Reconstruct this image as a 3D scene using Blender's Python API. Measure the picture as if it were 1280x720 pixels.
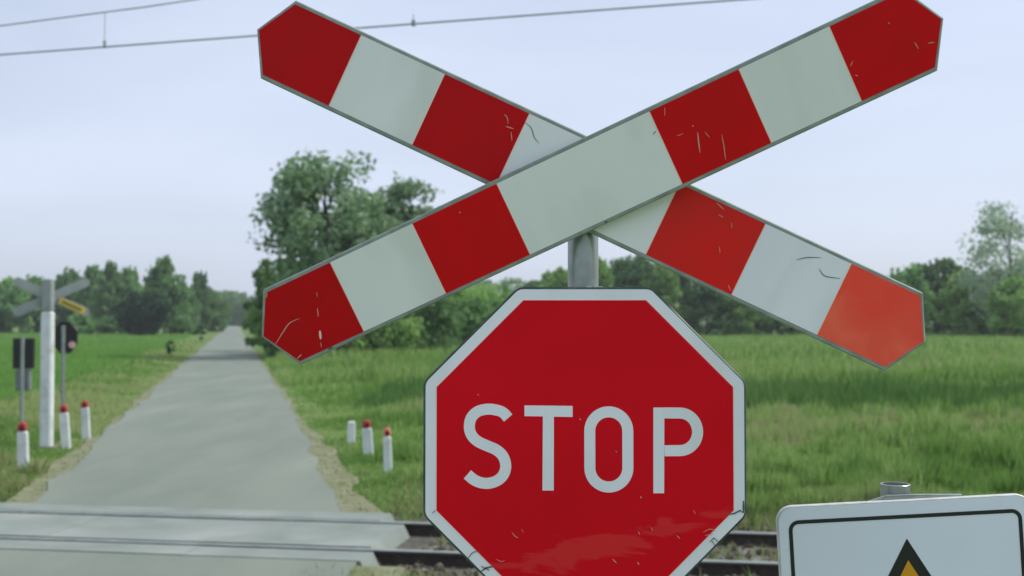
import bpy, math, random
import numpy as np
from mathutils import Vector, Matrix
R = math.radians
for o in list(bpy.data.objects): bpy.data.objects.remove(o)
sc = bpy.context.scene
# ------------------------------------------------------------ camera, sky, sun, exposure
cam = bpy.data.objects.new('camera', bpy.data.cameras.new('camera')); sc.collection.objects.link(cam)
sc.camera = cam
cam.location = (0, 0, 2.2); cam.rotation_euler = (R(90+1.56), 0, 0)
cam.data.sensor_width = 36; cam.data.lens = 36*1468/1280; cam.data.clip_start = .05; cam.data.clip_end = 6000
cam.data.dof.use_dof = True; cam.data.dof.focus_distance = 2.18; cam.data.dof.aperture_fstop = 5.6
SUN_EL, SUN_AZ = 48, 72            # azimuth clockwise from +Y
w = bpy.data.worlds.new('World'); sc.world = w; w.use_nodes = True
nt = w.node_tree; N = nt.nodes; L = nt.links; N.clear()
out = N.new('ShaderNodeOutputWorld'); bg = N.new('ShaderNodeBackground'); sky = N.new('ShaderNodeTexSky')
sky.sky_type = 'NISHITA'; sky.sun_disc = False; sky.sun_elevation = R(SUN_EL); sky.sun_rotation = R(SUN_AZ)
sky.air_density = 1.0; sky.dust_density = 2.0; sky.ozone_density = 2.5
tc = N.new('ShaderNodeTexCoord'); mp = N.new('ShaderNodeMapping'); mp.inputs['Scale'].default_value = (1.2, 1.2, 5)
nz = N.new('ShaderNodeTexNoise'); nz.inputs['Scale'].default_value = 1.6; nz.inputs['Detail'].default_value = 5; nz.inputs['Distortion'].default_value = .6
rp = N.new('ShaderNodeMapRange'); rp.inputs['From Min'].default_value = .3; rp.inputs['From Max'].default_value = .7
rp.inputs['To Min'].default_value = .60; rp.inputs['To Max'].default_value = .86
mx = N.new('ShaderNodeMixRGB'); mx.inputs['Color2'].default_value = (6.45, 7.1, 8.6, 1)     # thin high veil of cloud
L.new(tc.outputs['Generated'], mp.inputs['Vector']); L.new(mp.outputs[0], nz.inputs['Vector'])
L.new(nz.outputs['Fac'], rp.inputs['Value']); L.new(rp.outputs[0], mx.inputs['Fac']); L.new(sky.outputs[0], mx.inputs['Color1'])
L.new(mx.outputs[0], bg.inputs['Color']); bg.inputs['Strength'].default_value = .10; L.new(bg.outputs[0], out.inputs[0])
sl = bpy.data.lights.new('sun', 'SUN'); sl.energy = 2.6; sl.angle = R(3); sl.color = (1, .95, .86)
so = bpy.data.objects.new('sun', sl); sc.collection.objects.link(so)
sd = Vector((math.sin(R(SUN_AZ))*math.cos(R(SUN_EL)), math.cos(R(SUN_AZ))*math.cos(R(SUN_EL)), math.sin(R(SUN_EL))))
so.rotation_euler = sd.to_track_quat('Z', 'Y').to_euler()
vs = sc.view_settings; vs.view_transform = 'Standard'; vs.look = 'None'; vs.gamma = 1; vs.use_curve_mapping = False; vs.exposure = 0.30

rng = np.random.default_rng(7); random.seed(7)
# ------------------------------------------------------------ materials
def mat(name, c1, c2=None, rough=.6, scale=5, detail=4, metal=0, bump=0, bscale=None, spec=.5, lo=.35, hi=.65, trans=0, island=False, objrand=0, c3=None, s3=1, coat=0, stretch=None, rotz=0):
    m = bpy.data.materials.new(name); m.use_nodes = True
    n = m.node_tree.nodes; l = m.node_tree.links; b = n['Principled BSDF']
    b.inputs['Roughness'].default_value = rough; b.inputs['Metallic'].default_value = metal
    b.inputs['Specular IOR Level'].default_value = spec; b.inputs['Coat Weight'].default_value = coat
    c2 = c2 or tuple(x*.85 for x in c1)
    t = n.new('ShaderNodeTexCoord'); v = t.outputs['Object']
    if stretch:
        q = n.new('ShaderNodeMapping'); q.inputs['Scale'].default_value = stretch; q.inputs['Rotation'].default_value = (0, 0, -R(rotz)); l.new(v, q.inputs[0]); v = q.outputs[0]
    z = n.new('ShaderNodeTexNoise'); z.inputs['Scale'].default_value = scale; z.inputs['Detail'].default_value = detail; l.new(v, z.inputs['Vector'])
    g = n.new('ShaderNodeMapRange'); g.inputs['From Min'].default_value = lo; g.inputs['From Max'].default_value = hi; l.new(z.outputs['Fac'], g.inputs['Value'])
    fac = g.outputs[0]
    if island:
        ge = n.new('ShaderNodeNewGeometry'); a = n.new('ShaderNodeMath'); a.operation = 'ADD'; l.new(fac, a.inputs[0]); l.new(ge.outputs['Random Per Island'], a.inputs[1])
        d = n.new('ShaderNodeMath'); d.operation = 'MULTIPLY'; d.inputs[1].default_value = .5; l.new(a.outputs[0], d.inputs[0]); fac = d.outputs[0]
    x = n.new('ShaderNodeMixRGB'); x.inputs[1].default_value = (*c1, 1); x.inputs[2].default_value = (*c2, 1); l.new(fac, x.inputs[0])
    col = x.outputs[0]
    if c3:
        z3 = n.new('ShaderNodeTexNoise'); z3.inputs['Scale'].default_value = s3; z3.inputs['Detail'].default_value = 3; l.new(v, z3.inputs['Vector'])
        g3 = n.new('ShaderNodeMapRange'); g3.inputs['From Min'].default_value = .5; g3.inputs['From Max'].default_value = .68; l.new(z3.outputs['Fac'], g3.inputs['Value'])
        x3 = n.new('ShaderNodeMixRGB'); x3.inputs[2].default_value = (*c3, 1); l.new(col, x3.inputs[1]); l.new(g3.outputs[0], x3.inputs[0]); col = x3.outputs[0]
    if objrand:
        oi = n.new('ShaderNodeObjectInfo'); h = n.new('ShaderNodeHueSaturation')
        r1 = n.new('ShaderNodeMapRange'); r1.inputs['To Min'].default_value = 1-objrand; r1.inputs['To Max'].default_value = 1+objrand
        l.new(oi.outputs['Random'], r1.inputs['Value']); l.new(r1.outputs[0], h.inputs['Value']); l.new(col, h.inputs['Color']); col = h.outputs[0]
    l.new(col, b.inputs['Base Color'])
    if bump:
        zb = n.new('ShaderNodeTexNoise'); zb.inputs['Scale'].default_value = bscale or scale*4; zb.inputs['Detail'].default_value = 5; l.new(v, zb.inputs['Vector'])
        bu = n.new('ShaderNodeBump'); bu.inputs['Strength'].default_value = bump; bu.inputs['Distance'].default_value = .02
        l.new(zb.outputs['Fac'], bu.inputs['Height']); l.new(bu.outputs[0], b.inputs['Normal'])
    if trans:
        tr = n.new('ShaderNodeBsdfTranslucent'); l.new(col, tr.inputs['Color']); ms = n.new('ShaderNodeMixShader'); ms.inputs[0].default_value = trans
        l.new(b.outputs[0], ms.inputs[1]); l.new(tr.outputs[0], ms.inputs[2]); l.new(ms.outputs[0], n['Material Output'].inputs['Surface'])
    return m
def smear_mat(name, base, worn):
    """retroreflective red sheet whose lower part is rubbed pale in ragged patches"""
    m = mat(name, base, tuple(x*.9 for x in base), rough=.5, scale=3, spec=.12)
    n = m.node_tree.nodes; l = m.node_tree.links; b = n['Principled BSDF']
    src = b.inputs['Base Color'].links[0].from_socket
    t = n.new('ShaderNodeTexCoord'); q = n.new('ShaderNodeMapping'); q.inputs['Rotation'].default_value = (0, R(14), 0); q.inputs['Scale'].default_value = (5, 5, 17); l.new(t.outputs['Object'], q.inputs[0])
    z = n.new('ShaderNodeTexNoise'); z.inputs['Scale'].default_value = 1; z.inputs['Detail'].default_value = 7; z.inputs['Roughness'].default_value = .6; z.inputs['Distortion'].default_value = .9; l.new(q.outputs[0], z.inputs['Vector'])
    sep = n.new('ShaderNodeSeparateXYZ'); l.new(t.outputs['Object'], sep.inputs[0])
    # band centre rises to the right: z = -0.165 + 0.22*(x-0.07)
    a = n.new('ShaderNodeMath'); a.operation = 'MULTIPLY_ADD'; a.inputs[1].default_value = -.22; a.inputs[2].default_value = .165+.22*.07
    l.new(sep.outputs['X'], a.inputs[0]); s = n.new('ShaderNodeMath'); s.operation = 'ADD'; l.new(sep.outputs['Z'], s.inputs[0]); l.new(a.outputs[0], s.inputs[1])
    ab = n.new('ShaderNodeMath'); ab.operation = 'ABSOLUTE'; l.new(s.outputs[0], ab.inputs[0])
    g = n.new('ShaderNodeMapRange'); g.inputs['From Min'].default_value = 0; g.inputs['From Max'].default_value = .085; g.inputs['To Min'].default_value = .15; g.inputs['To Max'].default_value = -.25; l.new(ab.outputs[0], g.inputs['Value'])
    gx = n.new('ShaderNodeMapRange'); gx.inputs['From Min'].default_value = -.16; gx.inputs['From Max'].default_value = -.04; gx.inputs['To Min'].default_value = -.2; gx.inputs['To Max'].default_value = 0; l.new(sep.outputs['X'], gx.inputs['Value'])
    s2 = n.new('ShaderNodeMath'); s2.operation = 'ADD'; l.new(g.outputs[0], s2.inputs[0]); l.new(gx.outputs[0], s2.inputs[1])
    s3 = n.new('ShaderNodeMath'); s3.operation = 'ADD'; l.new(z.outputs['Fac'], s3.inputs[0]); l.new(s2.outputs[0], s3.inputs[1])
    g2 = n.new('ShaderNodeMapRange'); g2.inputs['From Min'].default_value = .52; g2.inputs['From Max'].default_value = .57; g2.inputs['To Max'].default_value = .24; l.new(s3.outputs[0], g2.inputs['Value'])
    x = n.new('ShaderNodeMixRGB'); x.inputs[2].default_value = (*worn, 1); l.new(src, x.inputs[1]); l.new(g2.outputs[0], x.inputs[0]); l.new(x.outputs[0], b.inputs['Base Color'])
    return m
M = {
 'red_l': mat('red_sheet_deep', (.58, .005, .008), (.50, .007, .008), rough=.5, scale=6, spec=.10),
 'red_m': mat('red_sheet', (.70, .006, .009), (.62, .008, .009), rough=.5, scale=6, spec=.10),
 'red_r': mat('red_sheet_faded', (.80, .018, .015), (.70, .024, .018), rough=.45, scale=9, spec=.12),
 'red_o': mat('red_sheet_faded_orange', (1.0, .075, .045), (.98, .11, .065), rough=.4, scale=9, spec=.2, c3=(1, .15, .085), s3=11),
 'stop': smear_mat('stop_red_sheet', (.76, .002, .012), (.78, .10, .085)),
 'white': mat('white_sheet', (.85, .88, .85), (.79, .82, .79), rough=.45, scale=4, spec=.3, c3=(.73, .76, .71), s3=7, stretch=(1, 1, .35)),
 'white_b': mat('white_sheet_cool', (.88, .90, .94), (.82, .84, .88), rough=.42, scale=5, spec=.3, c3=(.76, .79, .81), s3=7, stretch=(1, 1, .35)),
 'white_new': mat('white_sheet_bright', (.82, .86, .96), (.78, .82, .91), rough=.4, scale=4, spec=.3),
 'alu': mat('aluminium_edge', (.33, .38, .34), (.23, .27, .24), rough=.6, scale=30, spec=.3),
 'alu_dark': mat('dark_weathered_edge', (.045, .06, .055), (.09, .11, .10), rough=.45, scale=35, metal=.2),
 'alu_light': mat('bright_aluminium', (.66, .68, .66), (.52, .54, .52), rough=.5, scale=30, metal=.2),
 'galv': mat('galvanised_steel', (.40, .43, .42), (.29, .32, .31), rough=.36, scale=22, metal=.75, detail=6),
 'black': mat('black_print', (.012, .013, .013), rough=.4),
 'yellow': mat('yellow_print', (.78, .36, .012), rough=.35),
 'scr_l': mat('pale_scratch', (.62, .40, .33), rough=.7),
 'scr_w': mat('white_scratch', (.9, .78, .7), rough=.7),
 'edge_line': mat('pale_edge_line', (.95, .74, .62), (.85, .66, .55), rough=.6),  # thin pale line drawn along the colour boundaries of the signs
 'scr_d': mat('dark_crack', (.10, .12, .11), rough=.8),
 'asph': mat('worn_asphalt', (.205, .24, .195), (.175, .207, .17), rough=.85, scale=.7, detail=9, bump=.4, bscale=50, c3=(.235, .265, .22), s3=.35, spec=.2, stretch=(2.2, .5, 1), rotz=13.3),
 'gravel': mat('yellow_gravel', (.215, .225, .135), (.165, .185, .095), rough=.95, scale=3.5, detail=10, bump=.6, bscale=25, c3=(.25, .255, .175), s3=3.2, spec=.1),
 'conc': mat('concrete_panel', (.25, .29, .26), (.19, .225, .20), rough=.85, scale=1.8, detail=9, bump=.3, bscale=40, c3=(.29, .32, .29), s3=.9, spec=.2),
 'sleeper': mat('old_concrete', (.20, .19, .16), (.13, .125, .11), rough=.9, scale=5, bump=.4),
 'railtop': mat('polished_rail_head', (.36, .40, .37), (.27, .30, .27), rough=.5, scale=4, metal=.4),
 'rust': mat('rusty_rail_side', (.055, .040, .030), (.030, .024, .020), rough=.85, scale=9, bump=.3),
 'ballast': mat('ballast_stone', (.19, .17, .12), (.085, .08, .055), rough=.95, scale=14, island=True, bump=.3, spec=.15),
 'ballast_bed': mat('ballast_bed_grit', (.13, .12, .09), (.055, .055, .045), rough=.95, scale=9, detail=8, bump=1, bscale=22),
 'ground': mat('grassy_soil', (.12, .19, .058), (.165, .225, .08), rough=.95, scale=.45, detail=10, bump=.6, bscale=7, c3=(.10, .18, .05), s3=.06, stretch=(.5, 1.6, 1), spec=.05),
 'g_mid': mat('grass_mid', (.16, .31, .06), (.25, .40, .11), rough=.75, scale=.35, island=True, trans=.4, spec=.08, stretch=(.4, 1.3, 1)),
 'g_light': mat('grass_light', (.27, .42, .12), (.40, .52, .20), rough=.75, scale=.3, island=True, trans=.4, spec=.08, stretch=(.4, 1.3, 1)),
 'g_dark': mat('grass_dark', (.085, .20, .05), (.14, .27, .075), rough=.75, scale=.4, island=True, trans=.35, spec=.08),
 'g_crop': mat('crop_green', (.155, .33, .065), (.22, .41, .10), rough=.75, scale=.12, island=True, trans=.35, spec=.08),
 'g_dry': mat('grass_dry', (.34, .36, .17), (.44, .43, .23), rough=.85, scale=1, island=True, trans=.3, spec=.08),
 'bark': mat('bark', (.09, .075, .055), (.05, .042, .033), rough=.9, scale=6, bump=.5),
 'lf_big': mat('leaves_silvery', (.10, .21, .085), (.27, .41, .20), rough=.55, scale=.8, island=True, trans=.4, objrand=.05, spec=.3),
 'lf_dark': mat('leaves_dark', (.055, .14, .05), (.14, .27, .10), rough=.65, scale=.4, island=True, trans=.4, objrand=.2, spec=.15),
 'lf_mid': mat('leaves_mid', (.11, .24, .075), (.24, .42, .15), rough=.65, scale=.4, island=True, trans=.4, objrand=.28, spec=.15),
 'lf_deep': mat('leaves_deep_green', (.016, .048, .022), (.045, .10, .04), rough=.65, scale=.5, island=True, trans=.2, spec=.15),
 'lf_light': mat('leaves_light', (.18, .35, .08), (.33, .52, .16), rough=.65, scale=.5, island=True, trans=.4, objrand=.12, spec=.15),
 'lf_pale': mat('leaves_pale', (.22, .36, .20), (.48, .60, .42), rough=.5, scale=.6, island=True, trans=.35, objrand=.05, spec=.35),
 'wpaint': mat('white_paint', (.74, .78, .78), (.64, .68, .66), rough=.5, scale=6, c3=(.52, .54, .49), s3=5),
 'red_cap': mat('red_reflector_band', (.42, .035, .022), (.30, .02, .015), rough=.4, scale=9),
 'orange_cap': mat('orange_band', (.75, .25, .14), (.6, .16, .09), rough=.4, scale=9),  # orange cap instead of red, on one post only
 'dark_red': mat('dark_red_lens', (.16, .005, .005), rough=.25),
 'sigblack': mat('black_signal_paint', (.018, .020, .020), rough=.5),
 'greybox': mat('grey_painted_box', (.20, .23, .235), (.15, .175, .18), rough=.6, scale=8),
 'backgrey': mat('sign_back_grey', (.33, .37, .35), (.27, .31, .29), rough=.5, scale=5, metal=.2),
 'ylw': mat('yellow_strip', (.62, .50, .08), rough=.5), 'olive': mat('dark_olive_strip', (.16, .13, .02), rough=.5),
 'pink': mat('pinkish_disc', (.85, .55, .48), rough=.15, coat=.5),
 'wire': mat('copper_wire_weathered', (.34, .39, .42), (.28, .33, .36), rough=.7),
}
# ------------------------------------------------------------ mesh helpers
class MB:
    def __init__(s): s.v = []; s.f = []; s.m = []; s.smooth = []
    def add(s, vs_, fs, mi=0, sm=False):
        k = len(s.v); s.v += [tuple(v) for v in vs_]
        for f in fs: s.f.append([i+k for i in f]); s.m.append(mi); s.smooth.append(sm)
        return s
    def box(s, c, d, mi=0, ch=0, rot=None, taper=1.0):
        x, y, z = d[0]/2, d[1]/2, d[2]/2; ch = min(ch, x*.9, y*.9, z*.9)
        if ch <= 0:
            P = [(i*x*(taper if k > 0 else 1), j*y*(taper if k > 0 else 1), k*z) for k in (-1, 1) for j in (-1, 1) for i in (-1, 1)]
            F = [(0, 2, 3, 1), (4, 5, 7, 6), (0, 1, 5, 4), (2, 6, 7, 3), (0, 4, 6, 2), (1, 3, 7, 5)]
        else:   # chamfered: outline octagon in plan, inset rings top and bottom
            def ring(a, zz, tp):
                X, Y = (x-a)*tp, (y-a)*tp
                return [(X-ch, -Y, zz), (X, -Y+ch, zz), (X, Y-ch, zz), (X-ch, Y, zz), (-X+ch, Y, zz), (-X, Y-ch, zz), (-X, -Y+ch, zz), (-X+ch, -Y, zz)]
            P = ring(ch, -z, 1)+ring(0, -z+ch, 1)+ring(0, z-ch, taper)+ring(ch, z, taper)
            F = [tuple(range(7, -1, -1)), tuple(range(24, 32))]
            for r in range(3):
                for i in range(8): j = (i+1) % 8; F.append((r*8+i, r*8+j, r*8+8+j, r*8+8+i))
        Mx = Matrix.Translation(c) @ (rot.to_4x4() if rot else Matrix.Identity(4))
        return s.add([Mx @ Vector(p) for p in P], F, mi)
    def tube(s, pts, r, n=12, mi=0, cap=True, sm=True):
        pts = [Vector(p) for p in pts]; rs = r if hasattr(r, '__len__') else [r]*len(pts); V = []; F = []
        for i, p in enumerate(pts):
            d = (pts[min(i+1, len(pts)-1)]-pts[max(i-1, 0)]).normalized()
            a = Vector((0, 0, 1)) if abs(d.z) < .9 else Vector((1, 0, 0))
            u = d.cross(a).normalized(); w_ = d.cross(u)
            for k in range(n): t = 2*math.pi*k/n; V.append(p+(u*math.cos(t)+w_*math.sin(t))*rs[i])
        for i in range(len(pts)-1):
            for k in range(n): j = (k+1) % n; F.append((i*n+k, i*n+j, (i+1)*n+j, (i+1)*n+k))
        s.add(V, F, mi, sm)
        if cap: s.add(V[:n], [tuple(range(n))], mi); s.add(V[-n:], [tuple(range(n-1, -1, -1))], mi)
        return s
    def plate(s, poly, y0, y1, mi=0, ch=0, back=None):
        """outline poly [(x,z)] extruded from front y0 to back y1, with a chamfer ch at the front edge"""
        n = len(poly); c = (sum(p[0] for p in poly)/n, sum(p[1] for p in poly)/n)
        ins = inset(poly, ch) if ch else poly
        P = [(x, y0, z) for x, z in ins]+[(x, y0+ch, z) for x, z in poly]+[(x, y1, z) for x, z in poly]
        F = [tuple(range(n))]
        for r in range(2):
            if r == 0 and not ch: continue
            for i in range(n): j = (i+1) % n; F.append((r*n+i, (r+1)*n+i, (r+1)*n+j, r*n+j))
        if not ch: P = P[:n]+P[n:]
        F.append(tuple(range(3*n-1, 2*n-1, -1)))
        return s.add(P, F, mi)
    def ribbon(s, pts, wd, y0, y1, mi=0, closed=False, taper=False):
        n = len(pts); Lf = []; Rt = []
        for i in range(n):
            a = pts[(i-1) % n] if closed or i > 0 else pts[i]; b = pts[(i+1) % n] if closed or i < n-1 else pts[i]
            dx, dz = b[0]-a[0], b[1]-a[1]; l = math.hypot(dx, dz) or 1; nx, nz_ = -dz/l, dx/l
            ww = wd[i] if hasattr(wd, '__len__') else wd
            if taper: ww = ww*(.25+.75*math.sin(math.pi*(i+.3)/(n-.4)))
            Lf.append((pts[i][0]+nx*ww/2, pts[i][1]+nz_*ww/2)); Rt.append((pts[i][0]-nx*ww/2, pts[i][1]-nz_*ww/2))
        P = [(x, y0, z) for x, z in Lf]+[(x, y0, z) for x, z in Rt]+[(x, y1, z) for x, z in Lf]+[(x, y1, z) for x, z in Rt]; F = []
        for i in range(n if closed else n-1):
            j = (i+1) % n; F += [(i, j, n+j, n+i), (2*n+i, 2*n+j, j, i), (n+i, n+j, 3*n+j, 3*n+i)]
        if not closed: F += [(0, n, 3*n, 2*n), (n-1, 3*n-1, 4*n-1, 2*n-1)]
        return s.add(P, F, mi)
    def build(s, name, mats, parent=None):
        me = bpy.data.meshes.new(name); me.from_pydata(s.v, [], s.f)
        for m_ in (mats if isinstance(mats, (list, tuple)) else [mats]): me.materials.append(m_)
        me.polygons.foreach_set('material_index', s.m); me.polygons.foreach_set('use_smooth', s.smooth)
        import bmesh
        bm = bmesh.new(); bm.from_mesh(me); bmesh.ops.recalc_face_normals(bm, faces=bm.faces); bm.to_mesh(me); bm.free()
        me.update(); o = bpy.data.objects.new(name, me); sc.collection.objects.link(o)
        if parent: o.parent = parent
        return o
def cr(P, n=6):
    o = []
    for i in range(len(P)-1):
        p0, p1, p2, p3 = P[max(i-1, 0)], P[i], P[i+1], P[min(i+2, len(P)-1)]
        for k in range(n):
            s = k/n; o.append(tuple(.5*((2*p1[j])+(-p0[j]+p2[j])*s+(2*p0[j]-5*p1[j]+4*p2[j]-p3[j])*s*s+(-p0[j]+3*p1[j]-3*p2[j]+p3[j])*s**3) for j in (0, 1)))
    return o+[P[-1]]
def inset(poly, d):
    n = len(poly); A = sum(poly[i][0]*poly[(i+1) % n][1]-poly[(i+1) % n][0]*poly[i][1] for i in range(n)); sg = 1 if A > 0 else -1; o = []
    for i in range(n):
        p0, p1, p2 = poly[i-1], poly[i], poly[(i+1) % n]
        def nrm(a, b): dx, dz = b[0]-a[0], b[1]-a[1]; l = math.hypot(dx, dz); return (-dz/l*sg, dx/l*sg)
        n1, n2 = nrm(p0, p1), nrm(p1, p2); k = 1+n1[0]*n2[0]+n1[1]*n2[1]
        o.append((p1[0]+(n1[0]+n2[0])/k*d, p1[1]+(n1[1]+n2[1])/k*d))
    return o
def clip(poly, x0, x1):
    for sgn, lim in ((1, x0), (-1, x1)):
        o = []
        for i in range(len(poly)):
            a, b = poly[i-1], poly[i]; ia, ib = sgn*(a[0]-lim) >= 0, sgn*(b[0]-lim) >= 0
            if ia != ib: t = (lim-a[0])/(b[0]-a[0]); o.append((lim, a[1]+t*(b[1]-a[1])))
            if ib: o.append(b)
        poly = o
    return poly
def rounded(poly, r, n=4):
    o = []; m = len(poly)
    for i in range(m):
        p0, p1, p2 = [Vector(poly[(i+k) % m]) for k in (-1, 0, 1)]; a = p1+(p0-p1).normalized()*r; b = p1+(p2-p1).normalized()*r
        for k in range(n+1): t = k/n; q = a*(1-t)**2+p1*2*t*(1-t)+b*t*t; o.append((q.x, q.y))
    return o
def rrect(x0, x1, z0, z1, r, n=6):
    o = []
    for cx, cz, a0 in ((x1-r, z1-r, 0), (x0+r, z1-r, 90), (x0+r, z0+r, 180), (x1-r, z0+r, 270)):
        for k in range(n+1): a = R(a0+90*k/n); o.append((cx+r*math.cos(a), cz+r*math.sin(a)))
    return o
def tag(o, label, cat, group=None):
    o['label'] = label; o['category'] = cat
    if group: o['group'] = group
    return o
def thing(name, label, cat, loc=(0, 0, 0), rot=(0, 0, 0), group=None):
    o = bpy.data.objects.new(name, None); sc.collection.objects.link(o); o.empty_display_size = .1
    o.location = loc; o.rotation_euler = rot; return tag(o, label, cat, group)
def struct(o, kind='structure'): o['kind'] = kind; return o
def copy_tree(o, parent=None):
    c = o.copy(); sc.collection.objects.link(c); c.parent = parent
    for ch in list(o.children): copy_tree(ch, c)
    return c
def raw_mesh(name, V, k, mats, mi=None, parent=None):
    """V: (n*k,3) array, faces of k consecutive vertices"""
    n = len(V)//k; me = bpy.data.meshes.new(name); me.vertices.add(len(V)); me.vertices.foreach_set('co', V.astype(np.float32).ravel())
    me.loops.add(n*k); me.loops.foreach_set('vertex_index', np.arange(n*k, dtype=np.int32))
    me.polygons.add(n); me.polygons.foreach_set('loop_start', np.arange(0, n*k, k, dtype=np.int32))
    if mi is not None: me.polygons.foreach_set('material_index', mi.astype(np.int32))
    for m_ in mats: me.materials.append(m_)
    me.update(calc_edges=True); me.validate()
    o = bpy.data.objects.new(name, me); sc.collection.objects.link(o)
    if parent: o.parent = parent
    return o
# ------------------------------------------------------------ layout frames
TA = R(9.5); T0 = (0, 11.86)                       # track centre line, rails at v = +-0.753
def tr(u, v, z=0): return (T0[0]+u*math.cos(TA)+v*math.sin(TA), T0[1]-u*math.sin(TA)+v*math.cos(TA), z)
def tuv(x, y): dx, dy = x-T0[0], y-T0[1]; return dx*np.cos(TA)-dy*np.sin(TA), dx*np.sin(TA)+dy*np.cos(TA)
RK = .2364                                         # far road runs along x = s - RK*y
HG = -.17
def vnoise(x, y, s, seed=0):                       # cheap smooth value noise
    x = np.asarray(x)*s+seed*17.3; y = np.asarray(y)*s+seed*9.1; xi = np.floor(x); yi = np.floor(y); fx = x-xi; fy = y-yi
    fx = fx*fx*(3-2*fx); fy = fy*fy*(3-2*fy)
    h = lambda a, b: (np.sin(a*127.1+b*311.7+seed)*43758.5453) % 1
    return (h(xi, yi)*(1-fx)+h(xi+1, yi)*fx)*(1-fy)+(h(xi, yi+1)*(1-fx)+h(xi+1, yi+1)*fx)*fy
def road_left(y): return np.where(y < 20, -2.35, -2.55)
def gz(x, y):
    u, v = tuv(x, y); s = x+RK*y
    z = -.05+.05*(vnoise(x, y, .8)-.5)+.06*(vnoise(x, y, .25, 3)-.5)
    onroad = ((s > -3.4) & (s < 2.2) & (v > 0)) | ((x > -8) & (x < -1) & (v <= 0))
    z = np.where(onroad, -.06, z)
    k = np.clip((2.7-np.abs(v))/.6, 0, 1)
    z = z*(1-k)+k*(HG+.02*(vnoise(x, y, 2)-.5))
    # shallow ditch across the right-hand field
    d = np.exp(-((y+.12*x-33)/3.0)**2)*np.clip((x+3)/3, 0, 1); z = z-.45*d
    far = np.clip((np.hypot(x, y)-60)/200, 0, 1); return z+far*.0
# ------------------------------------------------------------ ground, road, crossing
def axis(lo, hi, c, n, k):
    a = np.arcsinh((lo-c)/k); b = np.arcsinh((hi-c)/k); return c+k*np.sinh(np.linspace(a, b, n))
xs = axis(-2500, 2500, 0, 330, 9); ys = axis(-400, 3200, 12, 330, 6)
X, Y = np.meshgrid(xs, ys); Z = gz(X, Y); nx_, ny_ = len(xs), len(ys)
idx = np.arange(nx_*ny_).reshape(ny_, nx_); Fq = np.stack([idx[:-1, :-1], idx[:-1, 1:], idx[1:, 1:], idx[1:, :-1]], -1).reshape(-1, 4)
me = bpy.data.meshes.new('ground'); me.vertices.add(nx_*ny_); me.vertices.foreach_set('co', np.stack([X, Y, Z], -1).astype(np.float32).ravel())
me.loops.add(Fq.size); me.loops.foreach_set('vertex_index', Fq.astype(np.int32).ravel()); me.polygons.add(len(Fq)); me.polygons.foreach_set('loop_start', np.arange(0, Fq.size, 4, dtype=np.int32))
me.polygons.foreach_set('use_smooth', np.ones(len(Fq), bool)); me.materials.append(M['ground']); me.update(calc_edges=True)
g = bpy.data.objects.new('ground', me); sc.collection.objects.link(g); struct(g)
def strip(name, L_, R_, m, z, thick=.12):
    mb = MB(); n = len(L_); P = [(*p, z) for p in L_]+[(*p, z) for p in R_]+[(*p, z-thick) for p in L_]+[(*p, z-thick) for p in R_]
    F = []
    for i in range(n-1): F += [(i, i+1, n+i+1, n+i), (2*n+i, 2*n+i+1, i+1, i), (n+i, n+i+1, 3*n+i+1, 3*n+i)]
    mb.add(P, F); return struct(mb.build(name, m))
yy = np.concatenate([np.arange(0, 26, .09), np.arange(26, 50, .35), np.geomspace(50, 1200, 120)])
def far_edge(off, amp, seed, vstart):
    o = []
    for d in yy:
        y0 = T0[1]+(vstart)/math.cos(TA)
        # start line is parallel to the track: y varies with x
        s = off(d)+amp*(float(vnoise(d, 0, .9, seed))-.5)*2+amp*(float(vnoise(d, 0, .25, seed+1))-.5)*2+amp*.2*(float(vnoise(d, 0, 4, seed+2))-.5)*2+amp*.15*(random.random()-.5)*2*(d < 26)
        # solve x = s-RK*y, and v(x,y) = vstart + d
        y = (T0[1]*math.cos(TA)+vstart+d-s*math.sin(TA)+T0[0]*math.sin(TA))/(math.cos(TA)-RK*math.sin(TA))
        o.append((s-RK*y, y))
    return o
V1 = 1.33
strip('gravel_shoulder', far_edge(lambda d: -2.66-.2*math.exp(-d/4), .12, 5, V1), far_edge(lambda d: 1.52+.25*math.exp(-d/5), .12, 8, V1), M['gravel'], -.018)
strip('road', far_edge(lambda d: -2.5+.12*math.exp(-(d/5)**2), .09, 1, V1), far_edge(lambda d: 1.42-.22*math.exp(-(d/6)**2), .09, 2, V1), M['asph'], 0)
nl = [tr(-7.2, -1.30)[:2], (-7.15, 9), (-7.1, 6), (-7.0, 0), (-7, -12), (-7, -40)]; nr = [tr(-1.22, -1.30)[:2], (-1.45, 9), (-1.65, 6), (-1.6, 0), (-1.6, -12), (-1.6, -40)]
strip('road', nl, nr, M['asph'], -.004)
strip('gravel_shoulder', [(x-.3, y) for x, y in nr], [(tr(-.75, -1.34)[0], tr(-.75, -1.34)[1]), (-1.0, 9), (-1.1, 6), (-1.0, 0), (-1.0, -12), (-1.0, -40)], M['gravel'], -.03)
# ballast bed sheet
mb = MB()
for u0, u1 in ((-60, 60),):
    mb.add([tr(u0, -2.3, HG+.02), tr(u1, -2.3, HG+.02), tr(u1, -1.7, HG+.035), tr(u0, -1.7, HG+.035), tr(u1, 1.7, HG+.035), tr(u0, 1.7, HG+.035), tr(u1, 2.2, HG+.02), tr(u0, 2.2, HG+.02)],
           [(0, 1, 2, 3), (3, 2, 4, 5), (5, 4, 6, 7)])
struct(mb.build('track_bed', M['ballast_bed']))
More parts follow.
